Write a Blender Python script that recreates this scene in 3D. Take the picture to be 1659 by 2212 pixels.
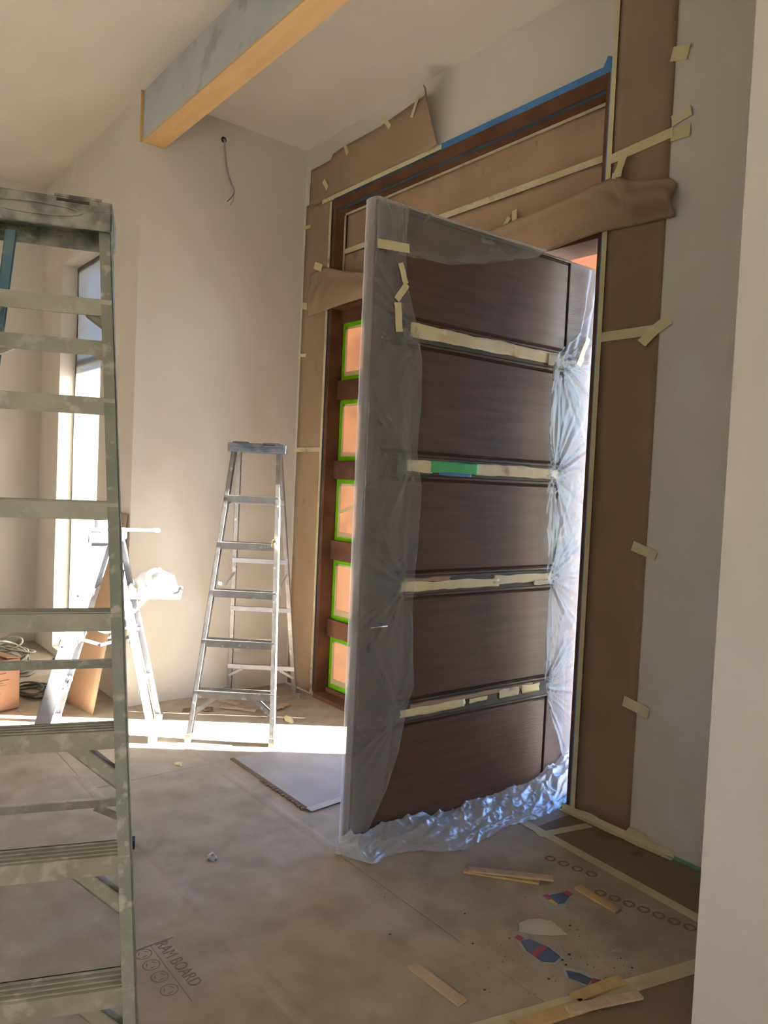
import bpy, math, random
from mathutils import Vector, Matrix, noise

for o in list(bpy.data.objects):
    bpy.data.objects.remove(o, do_unlink=True)
scene = bpy.context.scene
COL = scene.collection
RND = random.Random(7)

# ------------------------------------------------------------------ camera
yaw, pitch, roll = 2.4658, -0.0404, 0.0454
D = Vector((math.cos(pitch)*math.cos(yaw), math.cos(pitch)*math.sin(yaw), math.sin(pitch)))
R0 = D.cross(Vector((0, 0, 1))).normalized()
U0 = R0.cross(D)
RT = R0*math.cos(roll) + U0*math.sin(roll)
UP = -R0*math.sin(roll) + U0*math.cos(roll)
cam = bpy.data.cameras.new('camera')
cam.sensor_fit = 'HORIZONTAL'
cam.sensor_width = 36.0
cam.lens = 1623.21*36.0/1659.0
cam.clip_start = 0.05
co = bpy.data.objects.new('camera', cam)
COL.objects.link(co)
m = Matrix.Identity(4)
for i in range(3):
    m[i][0], m[i][1], m[i][2] = RT[i], UP[i], -D[i]
m[0][3], m[1][3], m[2][3] = 4.9056, -3.0369, 1.58
co.matrix_world = m
scene.camera = co

# ------------------------------------------------------------------ sky, sun, added fill light, exposure
SUN_AZ = Vector((0.607, 0.795, 0))          # towards the sun
SUN_EL = math.radians(13)
world = bpy.data.worlds.new('sky')
scene.world = world
world.use_nodes = True
wn = world.node_tree.nodes
bg = wn['Background']
sky = wn.new('ShaderNodeTexSky')
sky.sky_type = 'HOSEK_WILKIE'
sky.sun_direction = (SUN_AZ*math.cos(SUN_EL) + Vector((0, 0, math.sin(SUN_EL)))).normalized()
sky.turbidity = 3.0
sky.ground_albedo = 0.4
tint = wn.new('ShaderNodeMix'); tint.data_type = 'RGBA'; tint.blend_type = 'MULTIPLY'
tint.inputs[0].default_value = 1.0
tint.inputs[7].default_value = (.47, .76, 1.45, 1)
world.node_tree.links.new(sky.outputs[0], tint.inputs[6])
world.node_tree.links.new(tint.outputs[2], bg.inputs['Color'])
bg.inputs['Strength'].default_value = 34.0

sun = bpy.data.lights.new('sun', 'SUN')
sun.energy = 170.0
sun.angle = math.radians(0.55)
sun.color = (1.0, 0.94, 0.84)
so = bpy.data.objects.new('sun', sun)
COL.objects.link(so)
sd = -(SUN_AZ*math.cos(SUN_EL) + Vector((0, 0, math.sin(SUN_EL))))
so.rotation_euler = sd.to_track_quat('-Z', 'Y').to_euler()
so.location = (8, 10, 6)

def area(name, loc, direction, w, h, energy, color):
    l = bpy.data.lights.new(name, 'AREA')
    l.shape = 'RECTANGLE'
    l.size, l.size_y = w, h
    l.energy = energy
    l.color = color
    o = bpy.data.objects.new(name, l)
    COL.objects.link(o)
    o.location = loc
    o.rotation_euler = Vector(direction).to_track_quat('-Z', 'Y').to_euler()
    return o
# added warm fill lamp in the wall_front opening, unseen behind the photographer
area('rear_fill_light', (8.05, -3.95, 1.7), (-1, 0, -.15), 1.0, .75, 38, (1.0, 0.89, 0.69))
vs = scene.view_settings
scene.display_settings.display_device = 'sRGB'
vs.view_transform = 'Standard'
vs.look = 'None'
vs.gamma = 1.0
vs.use_curve_mapping = False
vs.exposure = 0.72

# ------------------------------------------------------------------ materials
def lin(r, g, b):
    f = lambda c: (c/255/12.92) if c/255 <= 0.04045 else ((c/255+0.055)/1.055)**2.4
    return (f(r), f(g), f(b), 1)

def mat(name, c1, c2=None, scale=6.0, rough=0.7, bump=0.0, bump_scale=None, metal=0.0, stretch=(1, 1, 1),
        c3=None, c3_scale=20.0, c3_lo=0.58, c3_hi=0.66, detail=5.0, spec=0.4, lo=0.35, hi=0.65, coord='Object'):
    mt = bpy.data.materials.new(name)
    mt.use_nodes = True
    nt = mt.node_tree
    n, L = nt.nodes, nt.links
    b = n['Principled BSDF']
    b.inputs['Roughness'].default_value = rough
    b.inputs['Metallic'].default_value = metal
    b.inputs['Specular IOR Level'].default_value = spec
    tc = n.new('ShaderNodeTexCoord')
    mp = n.new('ShaderNodeMapping')
    mp.inputs['Scale'].default_value = stretch
    L.new(tc.outputs[coord], mp.inputs['Vector'])
    def nz(s, d=detail):
        t = n.new('ShaderNodeTexNoise')
        t.inputs['Scale'].default_value = s
        t.inputs['Detail'].default_value = d
        L.new(mp.outputs[0], t.inputs['Vector'])
        return t
    def ramp(t, a, bb):
        r = n.new('ShaderNodeMapRange')
        r.inputs['From Min'].default_value = a
        r.inputs['From Max'].default_value = bb
        L.new(t.outputs['Fac'], r.inputs['Value'])
        return r
    out = None
    if c2:
        mx = n.new('ShaderNodeMix')
        mx.data_type = 'RGBA'
        mx.inputs[6].default_value = c1
        mx.inputs[7].default_value = c2
        L.new(ramp(nz(scale), lo, hi).outputs[0], mx.inputs[0])
        out = mx.outputs[2]
    if c3:
        mx2 = n.new('ShaderNodeMix')
        mx2.data_type = 'RGBA'
        if out: L.new(out, mx2.inputs[6])
        else: mx2.inputs[6].default_value = c1
        mx2.inputs[7].default_value = c3
        L.new(ramp(nz(c3_scale), c3_lo, c3_hi).outputs[0], mx2.inputs[0])
        out = mx2.outputs[2]
    if out: L.new(out, b.inputs['Base Color'])
    else: b.inputs['Base Color'].default_value = c1
    if bump:
        bp = n.new('ShaderNodeBump')
        bp.inputs['Strength'].default_value = bump
        bp.inputs['Distance'].default_value = 0.01
        L.new(nz(bump_scale or scale*4).outputs['Fac'], bp.inputs['Height'])
        L.new(bp.outputs[0], b.inputs['Normal'])
    return mt

def translucent(name, c_dif, c_tr, mix=0.5, scale=8.0, var=0.15):
    """paper lit from behind: part of the light passes through it"""
    mt = bpy.data.materials.new(name)
    mt.use_nodes = True
    n, L = mt.node_tree.nodes, mt.node_tree.links
    n.remove(n['Principled BSDF'])
    out = n['Material Output']
    d = n.new('ShaderNodeBsdfDiffuse'); d.inputs['Color'].default_value = c_dif
    t = n.new('ShaderNodeBsdfTranslucent'); t.inputs['Color'].default_value = c_tr
    tc = n.new('ShaderNodeTexCoord')
    z = n.new('ShaderNodeTexNoise'); z.inputs['Scale'].default_value = scale; z.inputs['Detail'].default_value = 6
    L.new(tc.outputs['Object'], z.inputs['Vector'])
    r = n.new('ShaderNodeMapRange')
    r.inputs['From Min'].default_value = 0.3; r.inputs['From Max'].default_value = 0.7
    r.inputs['To Min'].default_value = mix-var; r.inputs['To Max'].default_value = mix+var
    L.new(z.outputs['Fac'], r.inputs['Value'])
    mx = n.new('ShaderNodeMixShader')
    L.new(r.outputs[0], mx.inputs[0]); L.new(d.outputs[0], mx.inputs[1]); L.new(t.outputs[0], mx.inputs[2])
    L.new(mx.outputs[0], out.inputs['Surface'])
    return mt

def film(name, col, lo, hi, gloss=0.12):
    """thin plastic sheeting: clear where seen square on, milky where it turns away"""
    mt = bpy.data.materials.new(name)
    mt.use_nodes = True
    n, L = mt.node_tree.nodes, mt.node_tree.links
    n.remove(n['Principled BSDF'])
    out = n['Material Output']
    tr = n.new('ShaderNodeBsdfTransparent')
    d = n.new('ShaderNodeBsdfDiffuse'); d.inputs['Color'].default_value = col
    t = n.new('ShaderNodeBsdfTranslucent'); t.inputs['Color'].default_value = col
    g = n.new('ShaderNodeBsdfGlossy'); g.inputs['Roughness'].default_value = 0.22
    m1 = n.new('ShaderNodeMixShader'); m1.inputs[0].default_value = 0.45
    L.new(d.outputs[0], m1.inputs[1]); L.new(t.outputs[0], m1.inputs[2])
    m2 = n.new('ShaderNodeMixShader'); m2.inputs[0].default_value = gloss
    L.new(m1.outputs[0], m2.inputs[1]); L.new(g.outputs[0], m2.inputs[2])
    lw = n.new('ShaderNodeLayerWeight'); lw.inputs['Blend'].default_value = 0.45
    tc = n.new('ShaderNodeTexCoord')
    z = n.new('ShaderNodeTexNoise'); z.inputs['Scale'].default_value = 3.0; z.inputs['Detail'].default_value = 4
    L.new(tc.outputs['Object'], z.inputs['Vector'])
    ad = n.new('ShaderNodeMath'); ad.operation = 'MULTIPLY_ADD'
    ad.inputs[1].default_value = 0.25; ad.inputs[2].default_value = -0.12
    L.new(z.outputs['Fac'], ad.inputs[0])
    sm = n.new('ShaderNodeMath'); sm.operation = 'ADD'; sm.use_clamp = True
    L.new(lw.outputs['Facing'], sm.inputs[0]); L.new(ad.outputs[0], sm.inputs[1])
    r = n.new('ShaderNodeMapRange')
    r.inputs['To Min'].default_value = lo; r.inputs['To Max'].default_value = hi
    L.new(sm.outputs[0], r.inputs['Value'])
    m3 = n.new('ShaderNodeMixShader')
    L.new(r.outputs[0], m3.inputs[0]); L.new(tr.outputs[0], m3.inputs[1]); L.new(m2.outputs[0], m3.inputs[2])
    L.new(m3.outputs[0], out.inputs['Surface'])
    return mt

M = {}
M['wall'] = mat('primed drywall', (.63, .585, .515, 1), (.68, .635, .56, 1), 1.3, .85, .05, 60,
                c3=(.70, .675, .63, 1), c3_scale=2.6, c3_lo=.62, c3_hi=.72)
M['ceiling'] = mat('ceiling drywall', (.66, .61, .515, 1), (.70, .65, .555, 1), .9, .9, .04, 50,
                   c3=(.74, .68, .58, 1), c3_scale=1.9, c3_lo=.62, c3_hi=.74)
M['beam_side'] = mat('taped drywall', (.44, .48, .52, 1), (.52, .54, .56, 1), 3, .85, .05, 40, c3=(.36, .37, .34, 1), c3_scale=5, c3_lo=.58, c3_hi=.68)
M['beam_wood'] = mat('unpainted beam underside', (.68, .43, .19, 1), (.58, .37, .17, 1), 4, .7, .1, 30, stretch=(.4, 3, 3))
M['board'] = mat('floor protection board', (.385, .335, .26, 1), (.30, .25, .185, 1), 5.0, .75, .10, 30,
                 c3=(.215, .18, .135, 1), c3_scale=6.5, c3_lo=.48, c3_hi=.86, lo=.3, hi=.7)
M['board2'] = mat('dark floor paper', (.20, .15, .10, 1), (.165, .125, .08, 1), 3.2, .8, .08, 30,
                  c3=(.10, .08, .05, 1), c3_scale=7, c3_lo=.62, c3_hi=.74)
M['board3'] = mat('pale floor board', (.40, .37, .34, 1), (.34, .31, .28, 1), 4, .75, .08, 30)
M['board_edge'] = mat('torn board edge', (.15, .10, .06, 1), (.10, .07, .04, 1), 20, .9)
M['slab'] = mat('concrete', (.32, .31, .29, 1), (.26, .25, .24, 1), 2, .9, .1, 25)
M['wood'] = mat('stained door wood', (.085, .050, .038, 1), (.060, .036, .028, 1), 2.2, .42, .12, 12, stretch=(1.2, 8, 14), spec=.35)
M['frame_wood'] = mat('stained frame wood', (.125, .056, .030, 1), (.075, .034, .020, 1), 2.5, .6, .1, 14, stretch=(2, 2, 2), spec=.12)
M['groove'] = mat('dark groove', (.03, .02, .016, 1), rough=.6)
M['dark_metal'] = mat('dark inlay', (.06, .066, .078, 1), (.10, .085, .065, 1), 6, .65, spec=.2)
M['paper'] = mat('brown masking paper', (.33, .225, .14, 1), (.28, .19, .115, 1), 2.5, .75, .10, 9, c3=(.22, .145, .085, 1), c3_scale=9, c3_lo=.66, c3_hi=.76)
M['paper_dark'] = mat('rosin paper', (.24, .165, .098, 1), (.195, .132, .078, 1), 2.5, .8, .06, 9)
M['paper_tr'] = mat('transom paper', (.37, .25, .155, 1), (.32, .21, .13, 1), 3.5, .75, .12, 8, c3=(.24, .14, .08, 1), c3_scale=8, c3_lo=.67, c3_hi=.75)
M['tape'] = mat('masking tape', (.62, .55, .30, 1), (.68, .62, .38, 1), 9, .6, .05, 40)
M['tape_floor'] = mat('trodden floor tape', (.56, .51, .31, 1), (.49, .44, .26, 1), 9, .65, .05, 40)
M['tape_pale'] = mat('aged masking tape', (.68, .62, .44, 1), (.56, .47, .28, 1), 7, .6, .05, 40, c3=(.30, .20, .11, 1), c3_scale=9, c3_lo=.60, c3_hi=.70)
M['tape_blue'] = mat('blue painters tape', (.045, .155, .36, 1), (.06, .19, .42, 1), 9, .5)
M['tape_navy'] = mat('dark blue tape edge', (.02, .045, .075, 1), (.03, .06, .10, 1), 9, .5)
M['tape_green2'] = mat('green painters tape', (.06, .33, .10, 1), (.08, .40, .14, 1), 9, .5)
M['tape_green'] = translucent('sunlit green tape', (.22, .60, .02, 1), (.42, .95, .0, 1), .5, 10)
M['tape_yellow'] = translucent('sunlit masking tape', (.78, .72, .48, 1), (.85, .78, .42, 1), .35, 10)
M['pane_paper'] = translucent('sunlit pane paper', (.50, .35, .25, 1), (.34, .22, .145, 1), .22, 9, .05)
M['film'] = film('plastic sheeting', (.82, .84, .88, 1), .20, .88)
M['film_thin'] = film('single plastic layer', (.80, .81, .82, 1), .12, .80)
M['film_bunch'] = film('bunched plastic sheeting', (.84, .85, .88, 1), .50, .95, .18)
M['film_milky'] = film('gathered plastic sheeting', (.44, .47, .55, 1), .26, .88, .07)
M['win_film'] = film('window film', (.165, .158, .148, 1), .97, .99, .04)
M['alu'] = mat('scuffed aluminium', (.30, .29, .28, 1), (.38, .37, .36, 1), 14, .42, .05, 60, metal=.55, c3=(.62, .60, .56, 1), c3_scale=26, c3_lo=.62, c3_hi=.68)
M['splat'] = mat('paint spattered aluminium', (.30, .29, .215, 1), (.38, .37, .28, 1), 9, .6, .12, 40, metal=.15,
                 c3=(.47, .45, .36, 1), c3_scale=22, c3_lo=.56, c3_hi=.68)
M['splat_rail'] = mat('spattered ladder rail', (.20, .215, .175, 1), (.26, .265, .21, 1), 9, .6, .12, 40,
                      c3=(.42, .41, .33, 1), c3_scale=24, c3_lo=.58, c3_hi=.68)
M['rail_blue'] = mat('weathered blue fibreglass', (.055, .15, .19, 1), (.12, .19, .20, 1), 10, .55, .08, 40, c3=(.34, .34, .29, 1), c3_scale=18, c3_lo=.55, c3_hi=.66)
M['cap'] = mat('crusted ladder cap', (.10, .10, .085, 1), (.34, .33, .28, 1), 16, .75, .35, 30, c3=(.40, .36, .24, 1), c3_scale=20, c3_lo=.6, c3_hi=.7)
M['cap_blue'] = mat('worn blue cap', (.10, .13, .20, 1), (.25, .25, .27, 1), 16, .6, .1, 40)
M['rubber'] = mat('black rubber foot', (.025, .025, .028, 1), rough=.8)
M['alu_bright'] = mat('bright aluminium', (.50, .50, .53, 1), (.42, .42, .45, 1), 12, .45, .05, 60, metal=.35)
M['card'] = mat('cardboard', (.47, .33, .21, 1), (.42, .29, .18, 1), 5, .85, .06, 30)
M['card_red'] = mat('red brown carton', (.45, .25, .16, 1), (.40, .22, .14, 1), 5, .85)
M['print'] = mat('dark print', (.16, .13, .10, 1), rough=.9)
M['print_faint'] = mat('faded print', (.135, .115, .10, 1), (.20, .17, .14, 1), 30, .9)
M['white'] = mat('white plastic', (.78, .77, .74, 1), (.72, .71, .68, 1), 8, .5, .1, 20)
M['cloth'] = mat('white rag', (.75, .70, .62, 1), (.68, .58, .44, 1), 9, .9, .2, 20)
M['stick'] = mat('pale pine strip', (.50, .34, .17, 1), (.42, .28, .13, 1), 6, .7, .1, 30, stretch=(1, 8, 8), c3=(.18, .10, .05, 1), c3_scale=5, c3_lo=.66, c3_hi=.72)
M['stick2'] = mat('pinkish pine strip', (.48, .36, .24, 1), (.43, .31, .2, 1), 6, .7, .1, 30, stretch=(1, 8, 8))
M['cord'] = mat('grey green cord', (.24, .25, .19, 1), (.36, .36, .30, 1), 30, .7)
M['cord_dark'] = mat('dark cord', (.06, .06, .05, 1), (.14, .14, .11, 1), 30, .7)
M['wire'] = mat('grey cable', (.42, .36, .40, 1), (.34, .28, .33, 1), 30, .6)
M['wrap_blue'] = mat('printed wrapper', (.035, .055, .10, 1), (.06, .08, .13, 1), 20, .35)
M['wrap_red'] = mat('red print', (.34, .045, .07, 1), (.24, .04, .06, 1), 30, .4)
M['wrap_yellow'] = mat('yellow print', (.55, .42, .06, 1), rough=.4)
M['wrap_clear'] = mat('greyish wrapper edge', (.33, .31, .31, 1), rough=.4)
M['white_scrap'] = mat('white paper scrap', (.52, .50, .42, 1), (.47, .45, .38, 1), 10, .85)
M['bead'] = mat('green tape edge', (.10, .22, .12, 1), (.16, .28, .18, 1), 20, .7)
M['black'] = mat('black speck', (.05, .045, .035, 1), rough=.9)
M['steel'] = mat('brushed steel', (.45, .44, .43, 1), rough=.35, metal=.9)
M['pavers'] = mat('dark pavers', (.12, .12, .125, 1), (.09, .09, .095, 1), 3, .9)
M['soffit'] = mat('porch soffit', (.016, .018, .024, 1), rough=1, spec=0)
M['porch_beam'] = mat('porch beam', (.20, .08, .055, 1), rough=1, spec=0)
M['stucco'] = mat('sun cut pier stucco', (.42, .40, .37, 1), (.37, .35, .32, 1), 6, .9, .2, 40)
M['ground'] = mat('dry ground', (.16, .145, .12, 1), (.12, .11, .085, 1), .6, .95)
M['glass_dim'] = mat('pane', (.10, .12, .14, 1), rough=.1)

# ------------------------------------------------------------------ mesh helpers
class MB:
    def __init__(self): self.v = []; self.f = []
    def add(self, vs, fs):
        k = len(self.v); self.v += [tuple(p) for p in vs]; self.f += [tuple(i+k for i in q) for q in fs]
        return self
    def box(self, x0, x1, y0, y1, z0, z1):
        return self.add([(x0,y0,z0),(x1,y0,z0),(x1,y1,z0),(x0,y1,z0),(x0,y0,z1),(x1,y0,z1),(x1,y1,z1),(x0,y1,z1)],
                        [(0,3,2,1),(4,5,6,7),(0,1,5,4),(1,2,6,5),(2,3,7,6),(3,0,4,7)])
    def bar(self, p0, p1, a, b, w, d):
        """straight bar from p0 to p1; spans 0..w along a and 0..d along b"""
        p0, p1, a, b = Vector(p0), Vector(p1), Vector(a), Vector(b)
        vs = []
        for p in (p0, p1):
            vs += [p, p+a*w, p+a*w+b*d, p+b*d]
        return self.add(vs, [(0,3,2,1),(4,5,6,7),(0,1,5,4),(1,2,6,5),(2,3,7,6),(3,0,4,7)])
    def prism(self, pts, off):
        """flat polygon pts (3-D) pushed along off"""
        n = len(pts); off = Vector(off)
        vs = [Vector(p) for p in pts] + [Vector(p)+off for p in pts]
        fs = [tuple(range(n))[::-1], tuple(range(n, 2*n))] + [(i, (i+1) % n, n+(i+1) % n, n+i) for i in range(n)]
        return self.add(vs, fs)
    def grid(self, fn, nu, nv):
        vs = [fn(i/nu, j/nv) for i in range(nu+1) for j in range(nv+1)]
        fs = [(i*(nv+1)+j, (i+1)*(nv+1)+j, (i+1)*(nv+1)+j+1, i*(nv+1)+j+1) for i in range(nu) for j in range(nv)]
        return self.add(vs, fs)
    def tube(self, pts, r, seg=6):
        pts = [Vector(p) for p in pts]
        vs, fs = [], []
        for i, p in enumerate(pts):
            t = (pts[min(i+1, len(pts)-1)]-pts[max(i-1, 0)]).normalized()
            a = t.cross(Vector((.3, .2, .93))).normalized() if abs(t.z) < .95 else t.cross(Vector((1, 0, 0))).normalized()
            b = t.cross(a)
            rr = r[i] if isinstance(r, (list, tuple)) else r
            for k in range(seg):
                q = 2*math.pi*k/seg
                vs.append(p+a*math.cos(q)*rr+b*math.sin(q)*rr)
        for i in range(len(pts)-1):
            for k in range(seg):
                fs.append((i*seg+k, i*seg+(k+1) % seg, (i+1)*seg+(k+1) % seg, (i+1)*seg+k))
        fs += [tuple(range(seg))[::-1], tuple(range((len(pts)-1)*seg, len(pts)*seg))]
        return self.add(vs, fs)
    def lathe(self, prof, c, seg=20):
        vs, fs = [], []
        for (r, z) in prof:
            for k in range(seg):
                q = 2*math.pi*k/seg
                vs.append((c[0]+r*math.cos(q), c[1]+r*math.sin(q), c[2]+z))
        for i in range(len(prof)-1):
            for k in range(seg):
                fs.append((i*seg+k, i*seg+(k+1) % seg, (i+1)*seg+(k+1) % seg, (i+1)*seg+k))
        return self.add(vs, fs)
    def build(self, name, m, parent=None, smooth=False, solid=0, bevel=0):
        me = bpy.data.meshes.new(name)
        me.from_pydata(self.v, [], self.f)
        me.validate(); me.update()
        me.materials.append(m)
        if smooth:
            me.polygons.foreach_set('use_smooth', [True]*len(me.polygons))
        o = bpy.data.objects.new(name, me)
        COL.objects.link(o)
        if parent: o.parent = parent
        if solid:
            s = o.modifiers.new('thickness', 'SOLIDIFY'); s.thickness = solid; s.offset = 0
        if bevel:
            s = o.modifiers.new('edges', 'BEVEL'); s.width = bevel; s.segments = 2; s.limit_method = 'ANGLE'
        return o

def tag(o, label, cat, group=None):
    o['label'] = label; o['category'] = cat
    if group: o['group'] = group
    return o
def struct(o, label=None):
    o['kind'] = 'structure'
    if label: o['label'] = label
    return o
def empty(name, loc, rz=0):
    o = bpy.data.objects.new(name, None); COL.objects.link(o)
    o.location = loc; o.rotation_euler = (0, 0, rz)
    o.empty_display_size = .1
    return o
def thing(name, label, cat, loc=(0, 0, 0), rz=0, group=None):
    return tag(empty(name, loc, rz), label, cat, group)
def lerp_tab(tab, x):
    if x <= tab[0][0]: return tab[0][1]
    for (a, b), (c, d) in zip(tab, tab[1:]):
        if x <= c: return b+(d-b)*(x-a)/(c-a)
    return tab[-1][1]
def N(*p): return noise.noise(Vector(p))

# ------------------------------------------------------------------ the room
H = 4.024
fl = struct(MB().box(-2.6, 8.2, -6.2, 0.0, -.12, -.004).build('floor', M['slab']), 'floor under taped protection boards')
struct(MB().box(-2.6, 8.2, -6.2, .2, H, H+.15).build('ceiling', M['ceiling']), 'flat beige primed ceiling')
w = MB()
w.box(0, .389, 0, .2, -.12, H); w.box(.389, 2.685, 0, .2, 3.563, H); w.box(2.685, 8.2, 0, .2, -.12, H)
wall_right = struct(w.build('wall_right', M['wall']), 'beige drywall around the entry door')
wall_back = struct(MB().box(-.2, 0, -1.245, 0, -.12, H).build('wall_back', M['wall']), 'beige drywall behind the small aluminium ladder')
w = MB()
w.box(-2.3, -1.727, -1.245, -1.045, -.12, H); w.box(-.69, -.2, -1.245, -1.045, -.12, H)
w.box(-1.727, -.69, -1.245, -1.045, 3.25, H); w.box(-1.727, -.69, -1.245, -1.045, -.12, .06)
struct(w.build('wall_left', M['wall']), 'drywall with a tall narrow window behind the big ladder')
struct(MB().box(-2.5, -2.3, -6.2, -1.045, -.12, H).build('wall_far', M['wall']), 'plain drywall at the far left')
w = MB()
w.box(3.9, 8.0, -1.06, -.94, -.12, H); w.box(3.9, 4.02, -.94, 0, -.12, H)
struct(w.build('wall_near', M['wall']), 'projecting drywall corner at the right edge')
# unseen walls behind the photographer, with openings added and sized for fill light
w = MB()
w.box(8, 8.2, -6.2, -4.5, -.12, H); w.box(8, 8.2, -3.4, .2, -.12, H); w.box(8, 8.2, -4.5, -3.4, -.12, 1.3); w.box(8, 8.2, -4.5, -3.4, 2.1, H)
struct(w.build('wall_front', M['wall']))
w = MB()
WX0, WX1, WZ0, WZ1 = 2.2, 3.2, 1.2, 2.0
w.box(-2.5, WX0, -6.2, -6, -.12, H); w.box(WX1, 8, -6.2, -6, -.12, H); w.box(WX0, WX1, -6.2, -6, -.12, WZ0); w.box(WX0, WX1, -6.2, -6, WZ1, H)
struct(w.build('wall_side', M['wall']))

# ceiling beam
bt = thing('ceiling_beam', 'boxed ceiling beam with grey taped side and orange underside', 'beam')
MB().box(.002, 7.98, -1.245, -1.233, 3.712, H).build('side_panel', M['beam_side'], bt)
MB().box(.002, 7.98, -1.112, -1.10, 3.712, H).build('side_panel', M['beam_side'], bt)
MB().box(.002, 7.98, -1.245, -1.10, 3.700, 3.712).build('underside', M['beam_wood'], bt)
w = MB()
w.box(-.004, .010, -1.262, -1.246, 3.70, H)
w.build('end_strip', M['beam_wood'], bt)

# ------------------------------------------------------------------ floor protection
def sheet(x0, x1, y0, y1, z=0.0, t=.004, m='board', edges=0):
    return MB().box(x0, x1, y0, y1, z-t, z).build('protection_sheet', M[m], fl)
sh_main = sheet(1.2, 4.6, -1.835, -1.19, 0)
sheet(4.605, 8, -1.835, -1.19, 0); sheet(-2.3, 1.195, -1.835, -1.19, 0)
sh_text = sheet(-.4, 3.6, -2.79, -1.838, .0006)
sheet(3.604, 8, -2.79, -1.838, .0006); sheet(-2.3, -.404, -2.79, -1.838, .0006)
for (a, b) in ((-2.3, 1.5), (1.505, 5.3), (5.305, 8)):
    sheet(a, b, -3.75, -2.793, 0)
sheet(-2.3, 8, -6, -3.753, 0)
sh_door = sheet(0, 8, -1.187, -.315, .0006)
sh_edge = sheet(2.70, 8, -.315, -.002, .0012, m='board2')
sheet(0, 2.70, -.315, -.002, 0)
MB().prism([(3.735, -.318, .0007), (8, -.318, .0007), (8, -1.50, .0007), (3.45, -1.50, .0007), (3.70, -.56, .0007)], (0, 0, .0009)).build('protection_sheet', M['board2'], fl)
# pale loose board with dark edges in front of the door gap
MB().box(1.21, 1.965, -1.062, -.02, 0, .006).build('pale_board', M['board3'], fl)
w = MB(); w.box(1.20, 1.975, -1.082, -1.060, 0, .0075)
for k in range(14):
    x = 1.55+k*.03; w.box(x, x+.022, -1.088-RND.random()*.008, -1.07, 0, .009)
w.build('torn_edge', M['board_edge'], fl)
def ftape(p, q, wd=.05, m='tape_floor', z=.0025):
    p, q = Vector((*p, 0)), Vector((*q, 0)); d = (q-p); n = Vector((-d.y, d.x, 0)).normalized()*wd/2
    k = max(2, int(d.length/.25))
    w = MB()
    def f(u, v):
        b = p+d*u+n*(2*v-1)
        return (b.x, b.y, z+.0006*N(b.x*9, b.y*9, 1))
    w.grid(f, k*2, 3)
    return w.build('seam_tape', M[m], fl, solid=.001)
ftape((2.50, -.275), (3.60, -.352), .05)
ftape((2.83, -.04), (2.76, -.33), .045)
ftape((3.70, -.56), (3.45, -1.50), .06)
ftape((1.985, -1.07), (1.965, -.80), .045, 'white_scrap', .0085)
# raised lapped seams
w = MB(); w.grid(lambda u, v: (1.0+u*2.2, -1.835+(v-.5)*.06, .0035*math.sin(math.pi*v)+.001*N(u*9, v, 2)), 40, 4)
w.build('seam_tape', M['board'], fl)
w = MB(); w.grid(lambda u, v: (.7+u*1.7, -1.205+u*.03+(v-.5)*.06, .0035*math.sin(math.pi*v)+.001*N(u*9, v, 5)), 40, 4)
w.build('seam_tape', M['board'], fl)
ftape((.05, -.35), (.32, -.25), .05)
# printed lettering on the boards
def text(s, loc, size, rz, parent, m='print_faint', sx=1.0):
    c = bpy.data.curves.new('printed_lettering', 'FONT')
    c.body = s; c.size = size; c.extrude = .0003
    c.materials.append(M[m])
    o = bpy.data.objects.new('printed_lettering', c); COL.objects.link(o)
    o.location = loc; o.rotation_euler = (0, 0, rz); o.scale = (sx, 1, 1); o.parent = parent
    return o
def ring(cx, cy, r, parent, m='print_faint', z=.0016, wd=.004, tri=True):
    w = MB()
    w.grid(lambda u, v: (cx+(r-wd*v)*math.cos(2*math.pi*u), cy+(r-wd*v)*math.sin(2*math.pi*u), z), 24, 1)
    for k in range(3):
        a = math.pi/2+k*2.094; b = a+1.2
        p = Vector((cx+r*.55*math.cos(a), cy+r*.55*math.sin(a), z)); q = Vector((cx+r*.55*math.cos(b), cy+r*.55*math.sin(b), z))
        w.bar(p, q, (0, 0, 1), (math.cos(a), math.sin(a), 0), .0002, .004)
    return w.build('printed_mark', M[m], parent)
text('RAM BOARD', (2.555, -2.050, .0011), .060, math.radians(2), sh_text, sx=.78)
w = MB(); w.box(2.55, 2.556, -2.12, -1.985, .0007, .0011); w.box(2.55, 2.88, -2.066, -2.0635, .0007, .0011)
w.build('printed_mark', M['print_faint'], sh_text)
for i, x in enumerate((2.585, 2.652, 2.722, 2.795)):
    ring(x, -2.100, .028, sh_text, z=.0012)
for i in range(7):
    ring(3.22+i*.055, -.505+i*.013, .024, sh_door, 'print', z=.0013, wd=.008)
for i in range(4):
    ring(2.93+i*.06, -.455+i*.014, .024, sh_door, 'print', z=.0013, wd=.008)

# ------------------------------------------------------------------ entry frame, sidelight, transom
fr = struct(empty('trim_1', (0, 0, 0)), 'stained wood entry frame with sidelight and transom')
YP = .10
MB().box(.389, .425, -.004, .2, 0, 3.563).build('jamb', M['frame_wood'], fr, bevel=.002)
MB().box(2.662, 2.685, -.004, .2, 0, 3.563).build('jamb', M['frame_wood'], fr, bevel=.002)
w = MB(); w.box(.425, 2.662, -.004, .2, 3.49, 3.563); w.box(.425, 2.662, .012, .2, 3.475, 3.49)
w.build('head', M['frame_wood'], fr, bevel=.002)
MB().box(.425, 2.662, .0, .2, 2.79, 2.90).build('transom_bar', M['frame_wood'], fr, bevel=.002)
MB().box(1.14, 1.24, .0, .11, 0, 2.79).build('mullion', M['frame_wood'], fr, bevel=.002)
MB().box(.425, 1.14, -.03, .16, 0, .03).build('sill', M['frame_wood'], fr, bevel=.003)
MB().box(1.24, 2.662, .02, .3, -.02, .004).build('threshold', M['dark_metal'], fr)
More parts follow.
